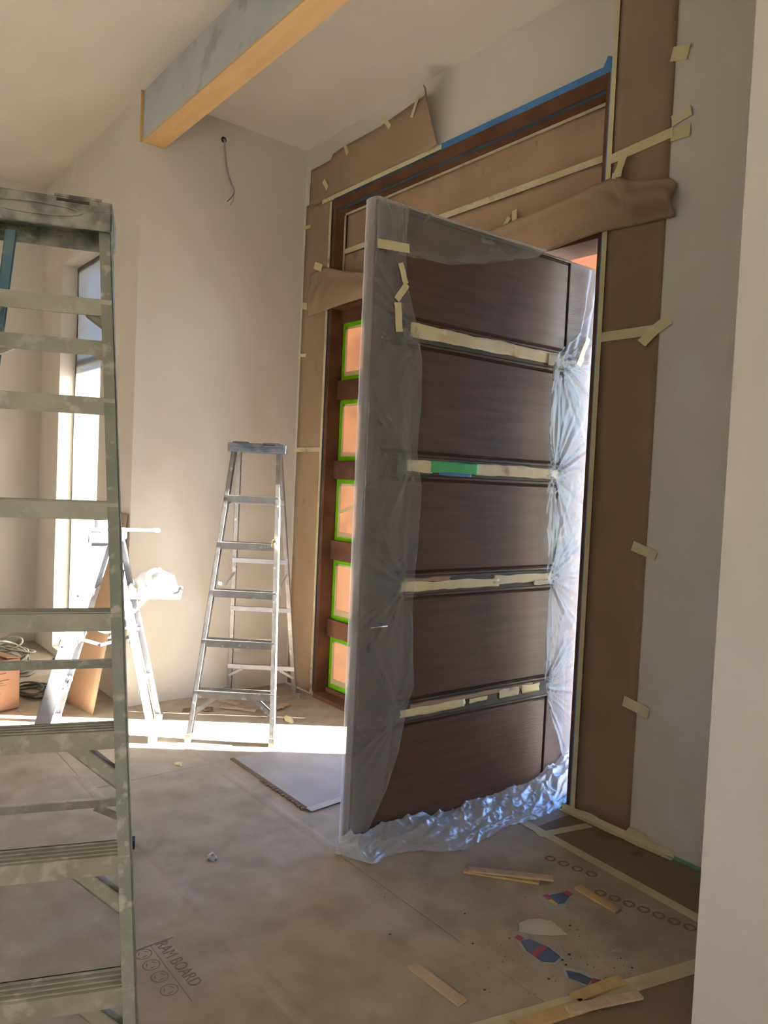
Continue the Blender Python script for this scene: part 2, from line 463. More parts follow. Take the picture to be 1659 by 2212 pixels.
# sidelight sash
sl = struct(empty('window_1', (0, 0, 0)), 'sidelight of five papered panes edged in green tape')
panes = [(.06, .44), (.565, 1.0), (1.14, 1.582), (1.715, 2.15), (2.288, 2.70)]
X0, X1 = .425, 1.14
sash = MB()
zz = [.03]+[v for p in panes for v in p]+[2.79]
for i in range(0, len(zz), 2):
    sash.box(X0, X1, YP-.03 if 0 < i < len(zz)-2 else YP-.02, YP+.05, zz[i], zz[i+1])
sash.build('muntin_bars', M['frame_wood'], sl, bevel=.002)
for i, (z0, z1) in enumerate(panes):
    p = MB().box(X0, X1, YP+.012, YP+.016, z0, z1).build('pane', M['pane_paper'], sl)
    g = MB()
    t = .030
    y0, y1 = YP+.004, YP+.007
    def wob(k): return .006*N(i*7.3+k, 2.2, .5)
    g.box(X0, X0+.026+wob(1), y0, y1, z0, z1)
    g.box(X0+.02, X1, y0-.001, y1, z0, z0+t+wob(2)); g.box(X0+.02, X1, y0-.001, y1, z1-t+wob(3), z1)
    g.build('green_tape', M['tape_green'], p)
    b = MB()
    b.box(X0+.026, X0+.05, y0+.003, y1+.003, z0+t*.8, z1-t*.8)
    b.box(X0+.03, X1, y0+.002, y1+.003, z0+t, z0+t+.035+wob(4)*2)
    b.box(X0+.03, X1, y0+.003, y1+.003, z1-t-.016, z1-t)
    if i == 2: b.bar((X0+.04, y0, z0+.19), (X1, y0, z0+.38), (0, 1, 0), (0, 0, 1), .004, .022)
    b.build('cream_tape', M['tape_yellow'], p)
    if i == 3:
        pass
# transom sash + paper
tr = struct(empty('window_2', (0, 0, 0)), 'transom covered in brown paper and tape')
MB().box(.425, 2.662, YP+.02, YP+.03, 2.90, 3.475).build('pane', M['glass_dim'], tr)
def crumple(x, z, a): return a*(N(x*2.1, z*4.2, 3.7)+.5*N(x*5, z*9, 1.3))
def paper(name, label, fn, nu, nv, m='paper', group='brown masking paper around the entry'):
    o = MB().grid(fn, nu, nv).build(name, M[m], None, smooth=True, solid=.0012)
    return tag(o, label, 'paper', group)
pu = paper('masking_paper', 'upper brown paper strip taped inside the transom', lambda u, v: (.43+u*2.228, YP-.012+crumple(u*3, v, .006), 3.19+v*.285), 60, 10, 'paper_tr')
plo = paper('masking_paper', 'lower brown paper strip inside the transom, with small tears', lambda u, v: (.43+u*2.228, YP-.024+crumple(u*3, v+5, .006), 2.91+v*.275), 60, 10, 'paper_tr')
def wtape(p, q, wd, parent, y=-.006, m='tape', name='tape_strip', y2=None):
    """tape on an upright surface between (x,z) points"""
    p, q = Vector((p[0], y, p[1])), Vector((q[0], y if y2 is None else y2, q[1])); d = q-p
    n = Vector((-d.z, 0, d.x)).normalized()*wd/2
    k = max(2, int(d.length/.05)) if d.length < .4 else int(d.length/.12)
    ph = RND.random()*20
    w = MB()
    w.grid(lambda u, v: p+d*u+n*(2*v-1)*(1+.06*N(u*4+ph, v, ph))+Vector((0, -.0006-.0015*abs(N(u*3+ph, v*2, 1)), 0)), k, 2)
    return w.build(name, M[m], parent, solid=.0006)
wtape((.44, 3.198), (2.655, 3.198), .035, plo, YP-.034, 'tape_pale')
wtape((.43, 3.470), (2.655, 3.470), .022, pu, YP-.022, 'tape_pale')
wtape((.436, 2.92), (.436, 3.46), .022, pu, YP-.026, 'tape_pale')
wtape((1.955, 2.97), (2.02, 3.06), .026, plo, YP-.05, 'tape_pale', y2=YP-.036)
wtape((2.075, 2.97), (2.055, 3.09), .035, plo, YP-.05, 'tape_pale', y2=YP-.036)
# blue tape on the frame edges
wtape((1.48, 3.580), (2.69, 3.580), .036, fr, -.004, 'tape_blue', 'blue_tape')
wtape((2.655, 3.575), (2.685, 3.63), .045, fr, -.006, 'tape_blue', 'blue_tape')
wtape((.40, 3.557), (1.50, 3.557), .020, fr, -.006, 'tape_navy', 'blue_tape')
wtape((2.690, .03), (2.690, 3.56), .016, fr, -.004, 'tape_blue', 'blue_tape')
wtape((.386, .03), (.386, 3.56), .014, fr, -.005, 'tape_navy', 'blue_tape')
wtape((.43, 3.482), (2.655, 3.482), .018, fr, .008, 'tape_navy', 'blue_tape')

# ---- wall papers
def curl(x):                                   # the loose right-hand end rolls off the wall
    return 0 if x < 1.28 else (x-1.28)**2*1.6
def f_tl(u, v):
    x = .075+u*1.43
    top = 3.86+.04*min(1, x/.5) if x > .34 else 3.855
    top += .035*max(0, min(1, (x-.9)/.35))*(1 if x < 1.42 else 1-(x-1.42)/.12)
    z = 3.585+(top-3.585)*v
    return (x-curl(x)*.4*v, -.005-curl(x)*1.6*(.25+.75*v)-.003*abs(N(x*3, z*3, 2)), z)
ptl = paper('masking_paper', 'brown paper above the frame, its right end curling off the wall', f_tl, 60, 8)
pl_ = paper('masking_paper', 'tall brown paper strip between the wall corner and the sidelight frame', lambda u, v: (.035+u*.335+(0 if v > .5 else 0), -.004-.004*abs(N(u*2, v*9, 4)), .015+v*3.59), 6, 60)
pr = paper('masking_paper', 'tall dark brown paper strip on the right of the open door', lambda u, v: (2.712+u*.305, -.004-.004*abs(N(u*2, v*9, 8)), .02+v*3.98), 6, 60, 'paper_dark')
# header paper: loose crumpled band over the transom bar
HT = [(.13, 3.08), (.33, 3.10), (.55, 3.03), (.85, 2.96), (1.3, 2.97), (1.94, 2.985), (2.3, 3.01), (2.74, 3.055), (2.86, 3.0), (3.04, 2.965), (3.07, 2.93)]
HB = [(.13, 2.775), (.5, 2.785), (.86, 2.80), (1.6, 2.78), (2.3, 2.765), (2.7, 2.805), (3.07, 2.79)]
def f_hd(u, v):
    x = .13+u*2.94
    z = lerp_tab(HB, x)+(lerp_tab(HT, x)-lerp_tab(HB, x))*v
    b = .035*math.sin(math.pi*min(1, v*1.25))*(.4+.6*abs(N(x*1.7, 3, 3)))
    b += .03*max(0, 1-((x-2.95)/.22)**2)*math.sin(math.pi*v*.9)
    # folds running down from the tape at x=2.78
    dx = x-2.78; b += .034*math.exp(-abs(dx)/.12)*math.sin(8*(v+dx*5))*v
    b += .045*max(0, 1-((x-2.95)/.13)**2)*max(0, 1-((v-.45)/.3)**2) - .03*max(0, 1-((x-2.92)/.12)**2)*max(0, v-.72)*3
    b += .03*max(0, 1-((x-2.45)/.35)**2)*(1-v)
    dx = x-.22; b += .014*math.exp(-abs(dx)/.16)*math.sin(8*(v-dx*5))*v
    b += .018*max(0, 1-((x-.6)/.3)**2)*(1-v)
    return (x, min(-.014, -.012-b)-.006*abs(N(x*4, z*5, 9)), z)
ph = paper('masking_paper', 'long crumpled brown paper flap hanging over the door and sidelight head', f_hd, 150, 16)
# tape lines and tabs
wtape((.255, 3.576), (1.52, 3.576), .028, ptl, -.011)
wtape((.372, .02), (.372, 3.55), .026, pl_, -.012, 'tape_pale')
wtape((2.706, .02), (2.706, 4.0), .026, pr, -.011)
wtape((2.71, 3.14), (3.03, 3.165), .045, pr, -.012)
wtape((3.02, 3.155), (3.11, 3.15), .055, pr, -.008)
wtape((3.02, 3.215), (3.11, 3.235), .05, pr, -.008)
wtape((3.0, 3.51), (3.08, 3.49), .06, pr, -.007)
wtape((2.72, 2.31), (3.0, 2.31), .045, pr, -.012)
wtape((2.98, 2.30), (3.07, 2.35), .05, pr, -.009)
wtape((2.955, 2.25), (3.00, 2.31), .05, pr, -.04, y2=-.010)
wtape((2.95, 1.34), (3.07, 1.305), .045, pr, -.009)
wtape((2.95, .625), (3.08, .60), .05, pr, -.009)
wtape((2.80, 3.13), (2.765, 3.03), .04, ph, -.03, y2=-.035)
wtape((2.76, 3.04), (2.81, 3.035), .022, ph, -.055)
wtape((.51, 3.905), (.55, 3.83), .03, ptl, -.010)
wtape((.93, 3.95), (1.01, 3.86), .03, ptl, -.010)
wtape((1.285, 3.95), (1.235, 3.84), .026, ptl, -.014, y2=-.018)
wtape((.26, 3.73), (.315, 3.66), .035, ptl, -.010)
wtape((.075, 3.85), (.075, 3.75), .03, ptl, -.011)
wtape((.015, 3.445), (.11, 3.44), .028, pl_, -.010)
wtape((.20, 3.135), (.30, 3.095), .05, ph, -.02)
wtape((.02, 2.875), (.115, 2.85), .05, pl_, -.010)
wtape((.02, 2.50), (.12, 2.49), .025, pl_, -.010)
wtape((.01, 1.79), (.36, 1.79), .034, pl_, -.010, 'tape_pale')
# tape along the wall base, right of the door
wb = thing('masking_tape', 'wide cream tape along the wall base right of the door', 'tape', (0, 0, 0))
def f_wb(u, v):
    x = 2.64+u*.60
    if v < .5: return (x, -.03-.02*abs(N(x*6, 1, 1))+.026*v*2*1, .004)
    return (x, -.006-.004*abs(N(x*9, 2, 2)), .004+(v-.5)*2*(.03+.03*max(0, N(x*7, 5, 5)))+(.02 if 3.0 < x < 3.12 else 0)*(v-.5)*2)
MB().grid(f_wb, 40, 6).build('tape_strip', M['tape'], wb, solid=.0008)
w = MB(); w.grid(lambda u, v: (3.20+u*1.0, -.003-.004*v-.003*abs(N(u*20, 1, 2)), .002+.016*(1-v)), 30, 2)
tag(w.build('masking_tape', M['bead'], None, solid=.001), 'thin green tape edge at the wall base, far right', 'tape')

# ------------------------------------------------------------------ the open door
ANG = math.atan2(.9994, .035)
dr = struct(empty('door_1', (2.387, -1.129, 0), ANG), 'tall dark wood entry door standing open, five panels')
DL, DT = 1.44, .055                             # local: x along the leaf, -y towards the room, z up
strips = [.552, 1.125, 1.655, 2.232]
hs = .040
S0, S1, SS = .055, 1.235, .17
w = MB(); w.box(0, S0, 0, DT, .012, 2.748); w.build('stile', M['wood'], dr, bevel=.003)
w = MB(); w.box(S1, DL, 0, DT, .012, 2.748); w.build('stile', M['wood'], dr, bevel=.003)
zs = [.012]+strips+[2.748]
for i in range(5):
    z0 = zs[i]+(hs if i else 0); z1 = zs[i+1]-(hs if i < 4 else 0)
    MB().box(S0, S1, .012, DT-.012, z0, z1).build('panel_back', M['groove'], dr)
    w = MB()
    a = .016
    w.add([(S0+a, .012, z0+a), (S1-a, .012, z0+a), (S1-a, .012, z1-a), (S0+a, .012, z1-a),
           (S0+a+.006, -.001, z0+a+.012), (S1-a-.012, -.001, z0+a+.012), (S1-a-.012, -.001, z1-a-.012), (S0+a+.006, -.001, z1-a-.012)],
          [(4, 5, 6, 7), (0, 1, 5, 4), (1, 2, 6, 5), (2, 3, 7, 6), (3, 0, 4, 7)])
    w.build('panel', M['wood'], dr)
    w = MB(); w.box(S0, S1, -.003, .02, z0, z0+.012); w.box(S0, S1, -.003, .02, z1-.012, z1)
    w.box(S1-.012, S1, -.003, .02, z0, z1)
    w.build('molding', M['wood'], dr, bevel=.003)
    MB().box(S0, S1, DT-.012, DT, z0, z1).build('outer_panel', M['wood'], dr)
for i, zc in enumerate(strips):
    MB().box(S0, S1, .004, DT-.002, zc-hs-.001, zc+hs+.001).build('rail', M['wood'], dr)
    st = MB().box(SS, S1+.03, -.006, .006, zc-hs+.001, zc+hs-.001).build('inlay_strip', M['dark_metal'], dr, bevel=.004)
    def patch(a, b, lo, hi, m='tape_pale', n=-.009, seed=0):
        k = 26
        def f(u, v):
            x = a+(b-a)*u
            e = .005*N(x*14+seed, v*2, i+.5)
            if v > .5: e += .006*N(x*6+seed, 4, i)
            return (x+.012*N(v*3, seed, 2)*(1 if u in (0, 1) else 0), n-.002*abs(N(x*9, v*3, i)), zc+lo+(hi-lo)*v+e)
        MB().grid(f, k, 5).build('tape_patch', M[m], st, smooth=True, solid=.0008)
    if i == 3:
        patch(.20, 1.17, -.022, .036, seed=1); patch(1.08, 1.20, -.03, .03, 'white_scrap', -.014, 4)
        patch(.20, .40, .012, .036, 'tape', -.011, 7)
    if i == 2:
        patch(.215, .36, -.026, .026, 'tape', seed=2); patch(.35, .64, -.022, .028, 'tape_green2', -.011, 2)
        patch(.62, 1.20, -.024, .030, seed=3); patch(.40, .60, -.036, -.016, 'tape_blue', -.009, 3)
    if i == 1:
        patch(.21, .82, -.026, .014, 'tape', seed=5); patch(.78, 1.20, -.018, .024, seed=6)
        patch(1.06, 1.19, -.035, -.008, 'white_scrap', -.016, 6); patch(.22, .5, .012, .032, 'paper', -.008, 6)
    if i == 0:
        patch(.24, .63, -.020, .018, 'tape', seed=8); patch(.66, .78, -.008, .012, 'tape', seed=9)
        patch(.86, 1.0, -.014, .026, seed=10); patch(1.02, 1.15, -.012, .032, 'tape', seed=11)
        patch(.3, 1.1, .014, .034, 'paper', -.007, 12)
w = MB(); w.box(-.003, .002, .014, .042, .93, 1.05); w.box(-.010, 0, .022, .034, .972, .995)
w.build('latch_plate', M['dark_metal'], dr)
w = MB(); w.tube([(.055, -.002, .955), (.055, -.016, .955), (.14, -.018, .957)], .004, 8)
w.build('lever_pin', M['steel'], dr, True)

# plastic sheeting wrapped round the door leaf
ps = thing('plastic_sheeting', 'clear plastic sheet taped round the edges of the open door', 'plastic sheet', (2.387, -1.129, 0), ANG)
LF = [(.0, .055), (.069, .087), (.235, .178), (.391, .234), (.574, .262), (.673, .300), (.843, .286), (1.073, .272), (1.176, .279), (1.403, .292), (1.567, .295), (1.699, .262), (1.973, .27), (2.114, .262), (2.222, .242), (2.324, .20), (2.453, .155), (2.55, .15), (2.75, .15)]
GP = [(.235, z) for z in strips]
GPR = [(1.16, z) for z in strips]
def gather(s, z, pts, amp, n=16, rad=.30):
    d = 0
    for k, (gs, gz) in enumerate(pts):
        r = math.hypot(s-gs, z-gz)
        if r < rad*2.2:
            a = math.atan2(z-gz, s-gs)
            q = N(math.cos(a)*n*.55+k*3.1, math.sin(a)*n*.55, k*1.7)
            q = max(0, abs(q)*2.2-.25)+.35*N(math.cos(a)*n*1.3, math.sin(a)*n*1.3, k+9)
            d += amp*q*math.exp(-(r/rad)**1.2)*min(1, r/.04)
    return d
def f_left(u, v):
    z = .015+v*2.74
    fz = lerp_tab(LF, z)
    L = [(-.0, .075, .10), (-.012, .058, .13), (-.016, .02, .22), (-.010, -.012, .30)]
    if u < .30:
        t = u/.30*3; k = min(2, int(t)); q = t-k
        x = L[k][0]+(L[k+1][0]-L[k][0])*q; y = L[k][1]+(L[k+1][1]-L[k][1])*q
        wv = .0025*N(z*9, u*4, 1)
        return (x-abs(wv), y, z)
    s = -.010+(fz+.010)*(u-.30)/.70
    y = -.013-abs(gather(s, z, GP, .007, 14, .20))-.007*abs(N(s*9, z*1.2, 6))-.012*math.exp(-((fz-s)/.022)**2)*(.3+abs(N(z*5, 1, 1)))
    return (s, y, z)
MB().grid(f_left, 36, 320).build('edge_wrap', M['film'], ps, smooth=True)
TB = [(0, 2.54), (.16, 2.533), (.223, 2.542), (.382, 2.548), (.605, 2.60), (.784, 2.654), (.942, 2.700), (1.0, 2.742)]
def f_top(u, v):
    s = -.008+1.02*u
    if v > .8:
        q = (v-.8)/.2
        return (s, -.014+q*.085, 2.752+.004*math.sin(q*math.pi))
    lo = lerp_tab(TB, s); z = lo+(2.752-lo)*v/.8
    y = -.018-abs(gather(s, z, [(.12, 2.56)], .009, 14, .42))-.012*math.exp(-((z-lo)/.03)**2)-.006*abs(N(s*3, z*7, 4))
    return (s, y, z)
MB().grid(f_top, 130, 34).build('top_fold', M['film_thin'], ps, smooth=True)
RB = [(.02, 1.435), (.067, 1.40), (.356, 1.25), (.612, 1.169), (.76, 1.157), (.999, 1.163), (1.168, 1.139), (1.358, 1.123), (1.641, 1.105), (1.735, 1.104), (1.945, 1.104), (2.177, 1.093), (2.263, 1.131), (2.391, 1.282), (2.464, 1.296), (2.586, 1.31), (2.716, 1.31)]
def f_right(u, v):
    z = .02+v*2.70
    a = lerp_tab(RB, z); s = a+(1.452-a)*u
    y = -.014-abs(gather(s, z, GPR, .020, 15, .26))-.012*abs(N(s*9, z*1.2, 16))-.012*math.exp(-((s-a)/.035)**2)*(.4+abs(N(z*5, 7, 1)))
    if z > 2.2: y -= .016*abs(math.sin((s*1.2-z*.25)*42))*min(1, (z-2.2)/.15)
    if u > .93: y += (u-.93)/.07*.07
    return (s, y, z)
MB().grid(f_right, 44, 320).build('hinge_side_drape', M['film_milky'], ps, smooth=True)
BW = [(-.06, .02), (0, .16), (.10, .13), (.19, .14), (.35, .24), (.45, .265), (.7, .205), (.75, .21), (1.04, .215), (1.23, .17), (1.44, .15)]
BH = [(-.06, .04), (0, .06), (.06, .035), (.3, .06), (.45, .03), (.9, .035), (1.15, .05), (1.25, .12), (1.44, .15)]
def f_bot(u, v):
    s = -.06+1.50*u
    wd = lerp_tab(BW, s)*(1+.10*N(s*7, 2, 2)); h = lerp_tab(BH, s)*(1+.4*N(s*9, 1, 1))
    y = -.012-wd*v
    hump = math.sin(math.pi*min(1, v*1.1+.1))*.05*(.7+.9*abs(N(s*5, v*2, 3)))
    rg = lambda f, k: max(0, 1-abs(N(s*f+v*3, v*f*.35-s*2, k))*4.5)
    z = .004+h*(1-v)**1.5+hump*(1-v)*.7+(.015*rg(6, 7)+.009*rg(12, 3)+.004*rg(25, 5))*(1-v*.55)
    return (s+.02*N(s*8, v*3, 4), y, z)
MB().grid(f_bot, 300, 44).build('bottom_bunch', M['film_bunch'], ps, smooth=True)
w = MB(); w.grid(lambda u, v: (-.075+.10*u+.02*N(u*5, v*4, 1), -.01-.10*v*u, .006+.07*(1-v)*(.4+abs(N(u*6, v*5, 3)))), 12, 12)
w.build('bottom_bunch', M['film_bunch'], ps, smooth=True)
def dtape(p, q, wd, y=-.034, y2=None):
    p, q = Vector((p[0], y, p[1])), Vector((q[0], y if y2 is None else y2, q[1])); d = q-p
    n = Vector((-d.z, 0, d.x)).normalized()*wd/2
    w = MB().grid(lambda u, v: p+d*u+n*(2*v-1)+Vector((0, -.002*math.sin(u*6), 0)), 8, 2)
    return w.build('tape_strip', M['tape'], ps, solid=.0008)
dtape((-.012, 2.555), (.155, 2.570), .038)
dtape((.105, 2.335), (.122, 2.215), .036)
dtape((.150, 2.42), (.100, 2.345), .03)
dtape((.11, 2.50), (.145, 2.42), .028)
dtape((1.345, 2.37), (1.30, 2.27), .028, -.045)
dtape((1.30, 2.27), (1.28, 2.22), .035, -.045)

# ------------------------------------------------------------------ step ladders
def step_ladder(name, label, center, rz, Hh, W0, Wt, slope, foot_b, top_b, steps, rears, m, cap_t, knee, rear_knee, rw, rd,
                lip, tread_d, group='step ladders', cap_over=.02, cap_y=(-.03, .19), rearW=None, rear_w=.028, rearT=None, rear_shift=0.0, rear_foot_shift=0.0, bar_h=.03, brace_w=.03, foot_m='rubber'):
    t = thing(name, label, 'ladder', (center[0], center[1], 0), rz, group)
    t_ = .004
    hw = lambda z: (W0+(Wt-W0)*z/Hh)/2
    for s in (1, -1):
        w = MB()
        p0 = Vector((s*hw(0), 0, .012)); p1 = Vector((s*hw(Hh), slope*Hh, Hh))
        ins = Vector((-s, 0, 0))
        w.bar(p0, p1, ins, (0, 1, 0), t_, rd)
        w.bar(p0, p1, ins, (0, 1, 0), rw, t_)
        w.bar(p0+Vector((0, rd-t_, 0)), p1+Vector((0, rd-t_, 0)), ins, (0, 1, 0), rw, t_)
        r = w.build('front_rail', M[m['rail']], t)
        f = MB(); f.box(s*hw(0)-(.004 if s < 0 else rw+.003), s*hw(0)+(rw+.003 if s < 0 else .004), -.004, rd+.006, 0, .05)
        f.build('foot', M[foot_m], r)
    for z in steps:
        x = hw(z)-t_; y = slope*z
        w = MB()
        w.box(-x, x, y-.004, y, z-lip, z)
        w.box(-x, x, y, y+tread_d, z-.004, z)
        w.box(-x, x, y+tread_d-.004, y+tread_d, z-lip*.7, z)
        for k in range(4):
            q = y+.008+k*(tread_d-.016)/3.4
            w.box(-x, x, q, q+.004, z, z+.003)
        st = w.build('step', M[m['step']], t)
        for s in (1, -1):
            b = MB(); b.tube([(s*(x-.006), y+.02, z-lip*.5), (s*(x+.008), y+.02, z-lip*.5)], .006, 8)
            b.build('rivet', M[m['step']], st)
    for z, ln in knee:
        x = hw(z)-.006
        for s in (1, -1):
            w = MB()
            p0 = (s*(x-ln+.03), slope*z+.03, z-lip*.6); z2 = z-lip*.6-(ln-.03)*.84
            p1 = (s*(hw(z2)-.004), slope*z2+.03, z2)
            bw = brace_w if ln > .1 else brace_w*.6
            w.bar(p0, p1, (0, 1, 0), (-s*.7, 0, -.7), .004, bw)
            w.bar(p0, p1, (0, 1, 0), (-s*.7, 0, -.7), .030, .004)
            q = Vector((-s*.7, 0, -.7))*(bw-.004)
            w.bar(Vector(p0)+q, Vector(p1)+q, (0, 1, 0), (-s*.7, 0, -.7), .030, .004)
            w.build('knee_brace', M[m['brace']], t)
    rW0 = rearW or W0*.97
    rT = rearT or Wt-.02
    rhw = lambda z: (rW0+(rT-rW0)*z/Hh)/2
    rx = lambda s, z, ins=0: rear_foot_shift+(rear_shift-rear_foot_shift)*z/Hh+s*(rhw(z)-ins)
    ry = lambda z: foot_b+(top_b-foot_b)*z/Hh
    for s in (1, -1):
        w = MB()
        p0 = Vector((rx(s, 0), ry(0), .012)); p1 = Vector((rx(s, Hh), ry(Hh), Hh))
        w.bar(p0, p1, (-s, 0, 0), (0, 1, 0), .004, .04)
        w.bar(p0, p1, (-s, 0, 0), (0, 1, 0), rear_w, .004)
        w.bar(p0+Vector((0, .036, 0)), p1+Vector((0, .036, 0)), (-s, 0, 0), (0, 1, 0), rear_w, .004)
        r = w.build('rear_rail', M[m['rear']], t)
        f = MB(); f.box(rx(s, 0)-.03, rx(s, 0)+.03, ry(0)-.004, ry(0)+.045, 0, .035)
        f.build('foot', M[foot_m], r)
    for z in rears:
        xa, xb = rx(-1, z), rx(1, z); y = ry(z); hb = bar_h if z > Hh*.6 else .03
        w = MB(); w.box(xa, xb, y-.002, y+.002, z-hb, z); w.box(xa, xb, y, y+.025, z-.003, z)
        w.build('rear_bar', M[m['bar']], t)
    for z, ln in rear_knee:
        for s in (1, -1):
            p0 = (rx(s, z, ln), ry(z)-.004, z-.02); z2 = z-ln*.8
            p1 = (rx(s, z2, .004), ry(z2)-.004, z2)
            MB().bar(p0, p1, (0, 1, 0), (-s*.6, 0, -.8), .018, max(.018, brace_w*.6)).build('rear_brace', M[m['bar']], t)
    zs_ = Hh*.52
    for s in (1, -1):
        x = s*(hw(zs_)-.03)
        y0 = slope*zs_+rd*.5; y1 = ry(zs_)+.01
        zm = zs_-.05
        ym = (y0+y1)/2
        w = MB()
        w.bar((x, y0, zs_), (x, ym, zm), (1, 0, 0), (0, 0, 1), .004, .018)
        w.bar((x+.004*s, ym, zm), (x+.004*s, y1, zs_), (1, 0, 0), (0, 0, 1), .004, .018)
        w.build('spreader', M[m['bar']], t)
    cw = Wt/2+cap_over
    y0, y1 = slope*Hh+cap_y[0], slope*Hh+cap_y[1]
    w = MB()
    w.box(-cw, cw, y0, y1, Hh+cap_t*.55, Hh+cap_t)
    w.box(-cw, cw, y0, y0+.012, Hh-cap_t*.15, Hh+cap_t*.6); w.box(-cw, cw, y1-.012, y1, Hh-cap_t*.15, Hh+cap_t*.6)
    w.box(-cw, -cw+.01, y0, y1, Hh-cap_t*.15, Hh+cap_t*.6); w.box(cw-.01, cw, y0, y1, Hh-cap_t*.15, Hh+cap_t*.6)
    c = w.build('cap', M[m['cap']], t, bevel=.006)
    # raised oval and tool slots of the moulded cap
    w = MB()
    w.grid(lambda u, v: (cw*.62*math.cos(2*math.pi*u)*(1-.12*v), y0-.003, Hh+cap_t*.42+cap_t*.26*math.sin(2*math.pi*u)*(1-.3*v)), 32, 1)
    w.build('cap_rib', M[m['cap']], c, solid=.004)
    MB().box(-cw*.86, -cw*.30, y0+.03, y0+.07, Hh+cap_t-.002, Hh+cap_t+.010).build('cap_ridge', M[m['cap']], c, bevel=.003)
    MB().box(cw*.25, cw*.86, y0-.002, y0+.05, Hh+cap_t-.002, Hh+cap_t+.006).build('cap_ridge', M[m['cap']], c, bevel=.003)
    MB().box(cw*.28, cw*.70, y0-.003, y0+.006, Hh+cap_t*.80, Hh+cap_t*.90).build('tool_slot', M['black'], c)
    return t

bigm = dict(rail='splat_rail', step='splat', brace='splat', rear='rail_blue', bar='splat', cap='cap')
Xd = Vector((.3659, .9306)); C0 = Vector((3.2106, -2.3459))-Xd*.375
big = step_ladder('step_ladder', 'tall paint-spattered step ladder close by at the left edge', C0, math.atan2(.9306, .3659),
                  2.30, .75, .42, .2748, 1.40, .75, [.297*k for k in range(1, 8)], [.25, .86, 2.0], bigm, .075,
                  [(.297, .15), (.594, .15), (.891, .15), (.297*7, .085)], [(.25, .11), (2.0, .07)], .034, .075, .048, .085, cap_over=.004, cap_y=(-.03, .22), rearW=.745, rearT=.31, rear_shift=.055, rear_foot_shift=-.07, bar_h=.05, brace_w=.040)
smallm = dict(rail='alu', step='alu', brace='alu', rear='alu', bar='alu_bright', cap='cap_blue')
Xs = Vector((.640, .768)); C1 = Vector((1.163, -.785))-Xs*.2585
small = step_ladder('step_ladder', 'bare aluminium step ladder in front of the back wall', C1, math.atan2(.768, .640),
                    1.735, .517, .315, .27, 1.02, .58, [.29*k for k in range(1, 6)], [.235, .67, 1.015, 1.42], smallm, .05,
                    [(.29, .15), (1.45, .06)], [(.235, .10)], .026, .06, .042, .075, cap_y=(-.02, .16), foot_m='alu')
midm = dict(rail='alu_bright', step='alu_bright', brace='alu_bright', rear='alu_bright', bar='alu_bright', cap='cap_blue')
Xm = Vector((.898, -.44)); C2 = Vector((.43, -1.943))-Xm*.225
mid = step_ladder('step_ladder', 'short sunlit ladder seen side on, white bag on its shelf', C2, math.atan2(-.44, .898),
                  1.16, .45, .33, .26, .655, .40, [.29, .58, .87], [.3, .6], midm, .045,
                  [(.29, .12)], [], .03, .085, .042, .08, cap_y=(-.02, .15), rear_w=.03, foot_m='alu_bright')
# the short ladder's fold-out shelf
sf = MB(); sf.box(-.17, .17, .46, .80, .83, .845); sf.box(-.17, .17, .46, .47, .845, .862); sf.box(-.17, .17, .79, .80, .845, .862)
sf.box(-.17, -.16, .46, .80, .845, .862); sf.box(.16, .17, .46, .80, .845, .862)
sf.build('paint_shelf', M['alu_bright'], mid, bevel=.003)
for s in (-1, 1):
    MB().bar((s*.165, .40, .60), (s*.165, .60, .83), (1, 0, 0), (0, 1, 0), .006, .018).build('shelf_strut', M['alu_bright'], mid)

def mw(a, b, z):                                # short ladder's own frame -> room
    q = C2+Xm*a+Vector((.44, .898))*b
    return Vector((q.x, q.y, z))
# things on the short ladder
p = mw(-.02, .335, 1.2165)
bu = thing('paint_bucket', 'small white bucket on top of the short ladder', 'bucket', p)
MB().lathe([(.0, 0), (.048, 0), (.060, .13), (.064, .13), (.064, .142), (.056, .142), (.045, .01), (0, .01)], (0, 0, .002), 24).build('pail', M['white'], bu, True)
MB().tube([(.062*math.cos(a), .062*math.sin(a), .11-.05*math.sin(a)) for a in [math.pi*k/10 for k in range(11)]], .0025, 6).build('handle', M['steel'], bu, True)
tb = thing('paint_brush', 'white-handled brush lying across the short ladder cap', 'brush', mw(.12, .40, 1.2165), math.atan2(.898, .44))
MB().tube([(0, 0, .012), (.05, 0, .013), (.12, 0, .014), (.22, 0, .015), (.262, 0, .016), (.27, 0, .016)], [.010, .013, .010, .010, .014, .006], 10).build('handle', M['white'], tb, True)
w = MB(); w.box(-.05, .0, -.03, .03, .004, .02); w.build('ferrule', M['steel'], tb, bevel=.003)
w = MB(); w.box(-.11, -.05, -.03, .03, .003, .018); w.build('bristles', M['cloth'], tb, bevel=.004)
# plastic bag and rags on the shelf
def lump(name, m, c, r, seed, amp=.25, flat=.0, nu=28, nv=18, parent=None):
    def f(u, v):
        a = 2*math.pi*u; b = math.pi*(v-.5)
        d = Vector((math.cos(a)*math.cos(b), math.sin(a)*math.cos(b), math.sin(b)))
        k = 1+amp*noise.noise(d*2.1+Vector((seed, 0, 0)))+amp*.5*noise.noise(d*5+Vector((0, seed, 0)))
        z = max(flat, d.z*r[2]*k)
        return (c[0]+d.x*r[0]*k, c[1]+d.y*r[1]*k, c[2]+z)
    return MB().grid(f, nu, nv).build(name, M[m], parent, True)
c = mw(0, .645, .847)
o = lump('plastic_bag', 'white', (c.x, c.y, c.z+.001), (.12, .13, .135), 3, .22)
tag(o, 'bulging white plastic bag on the shelf of the short ladder', 'bag')
c = mw(.09, .515, .85)
o = lump('crumpled_rag', 'cloth', (c.x, c.y, c.z+.004), (.045, .03, .05), 9, .4)
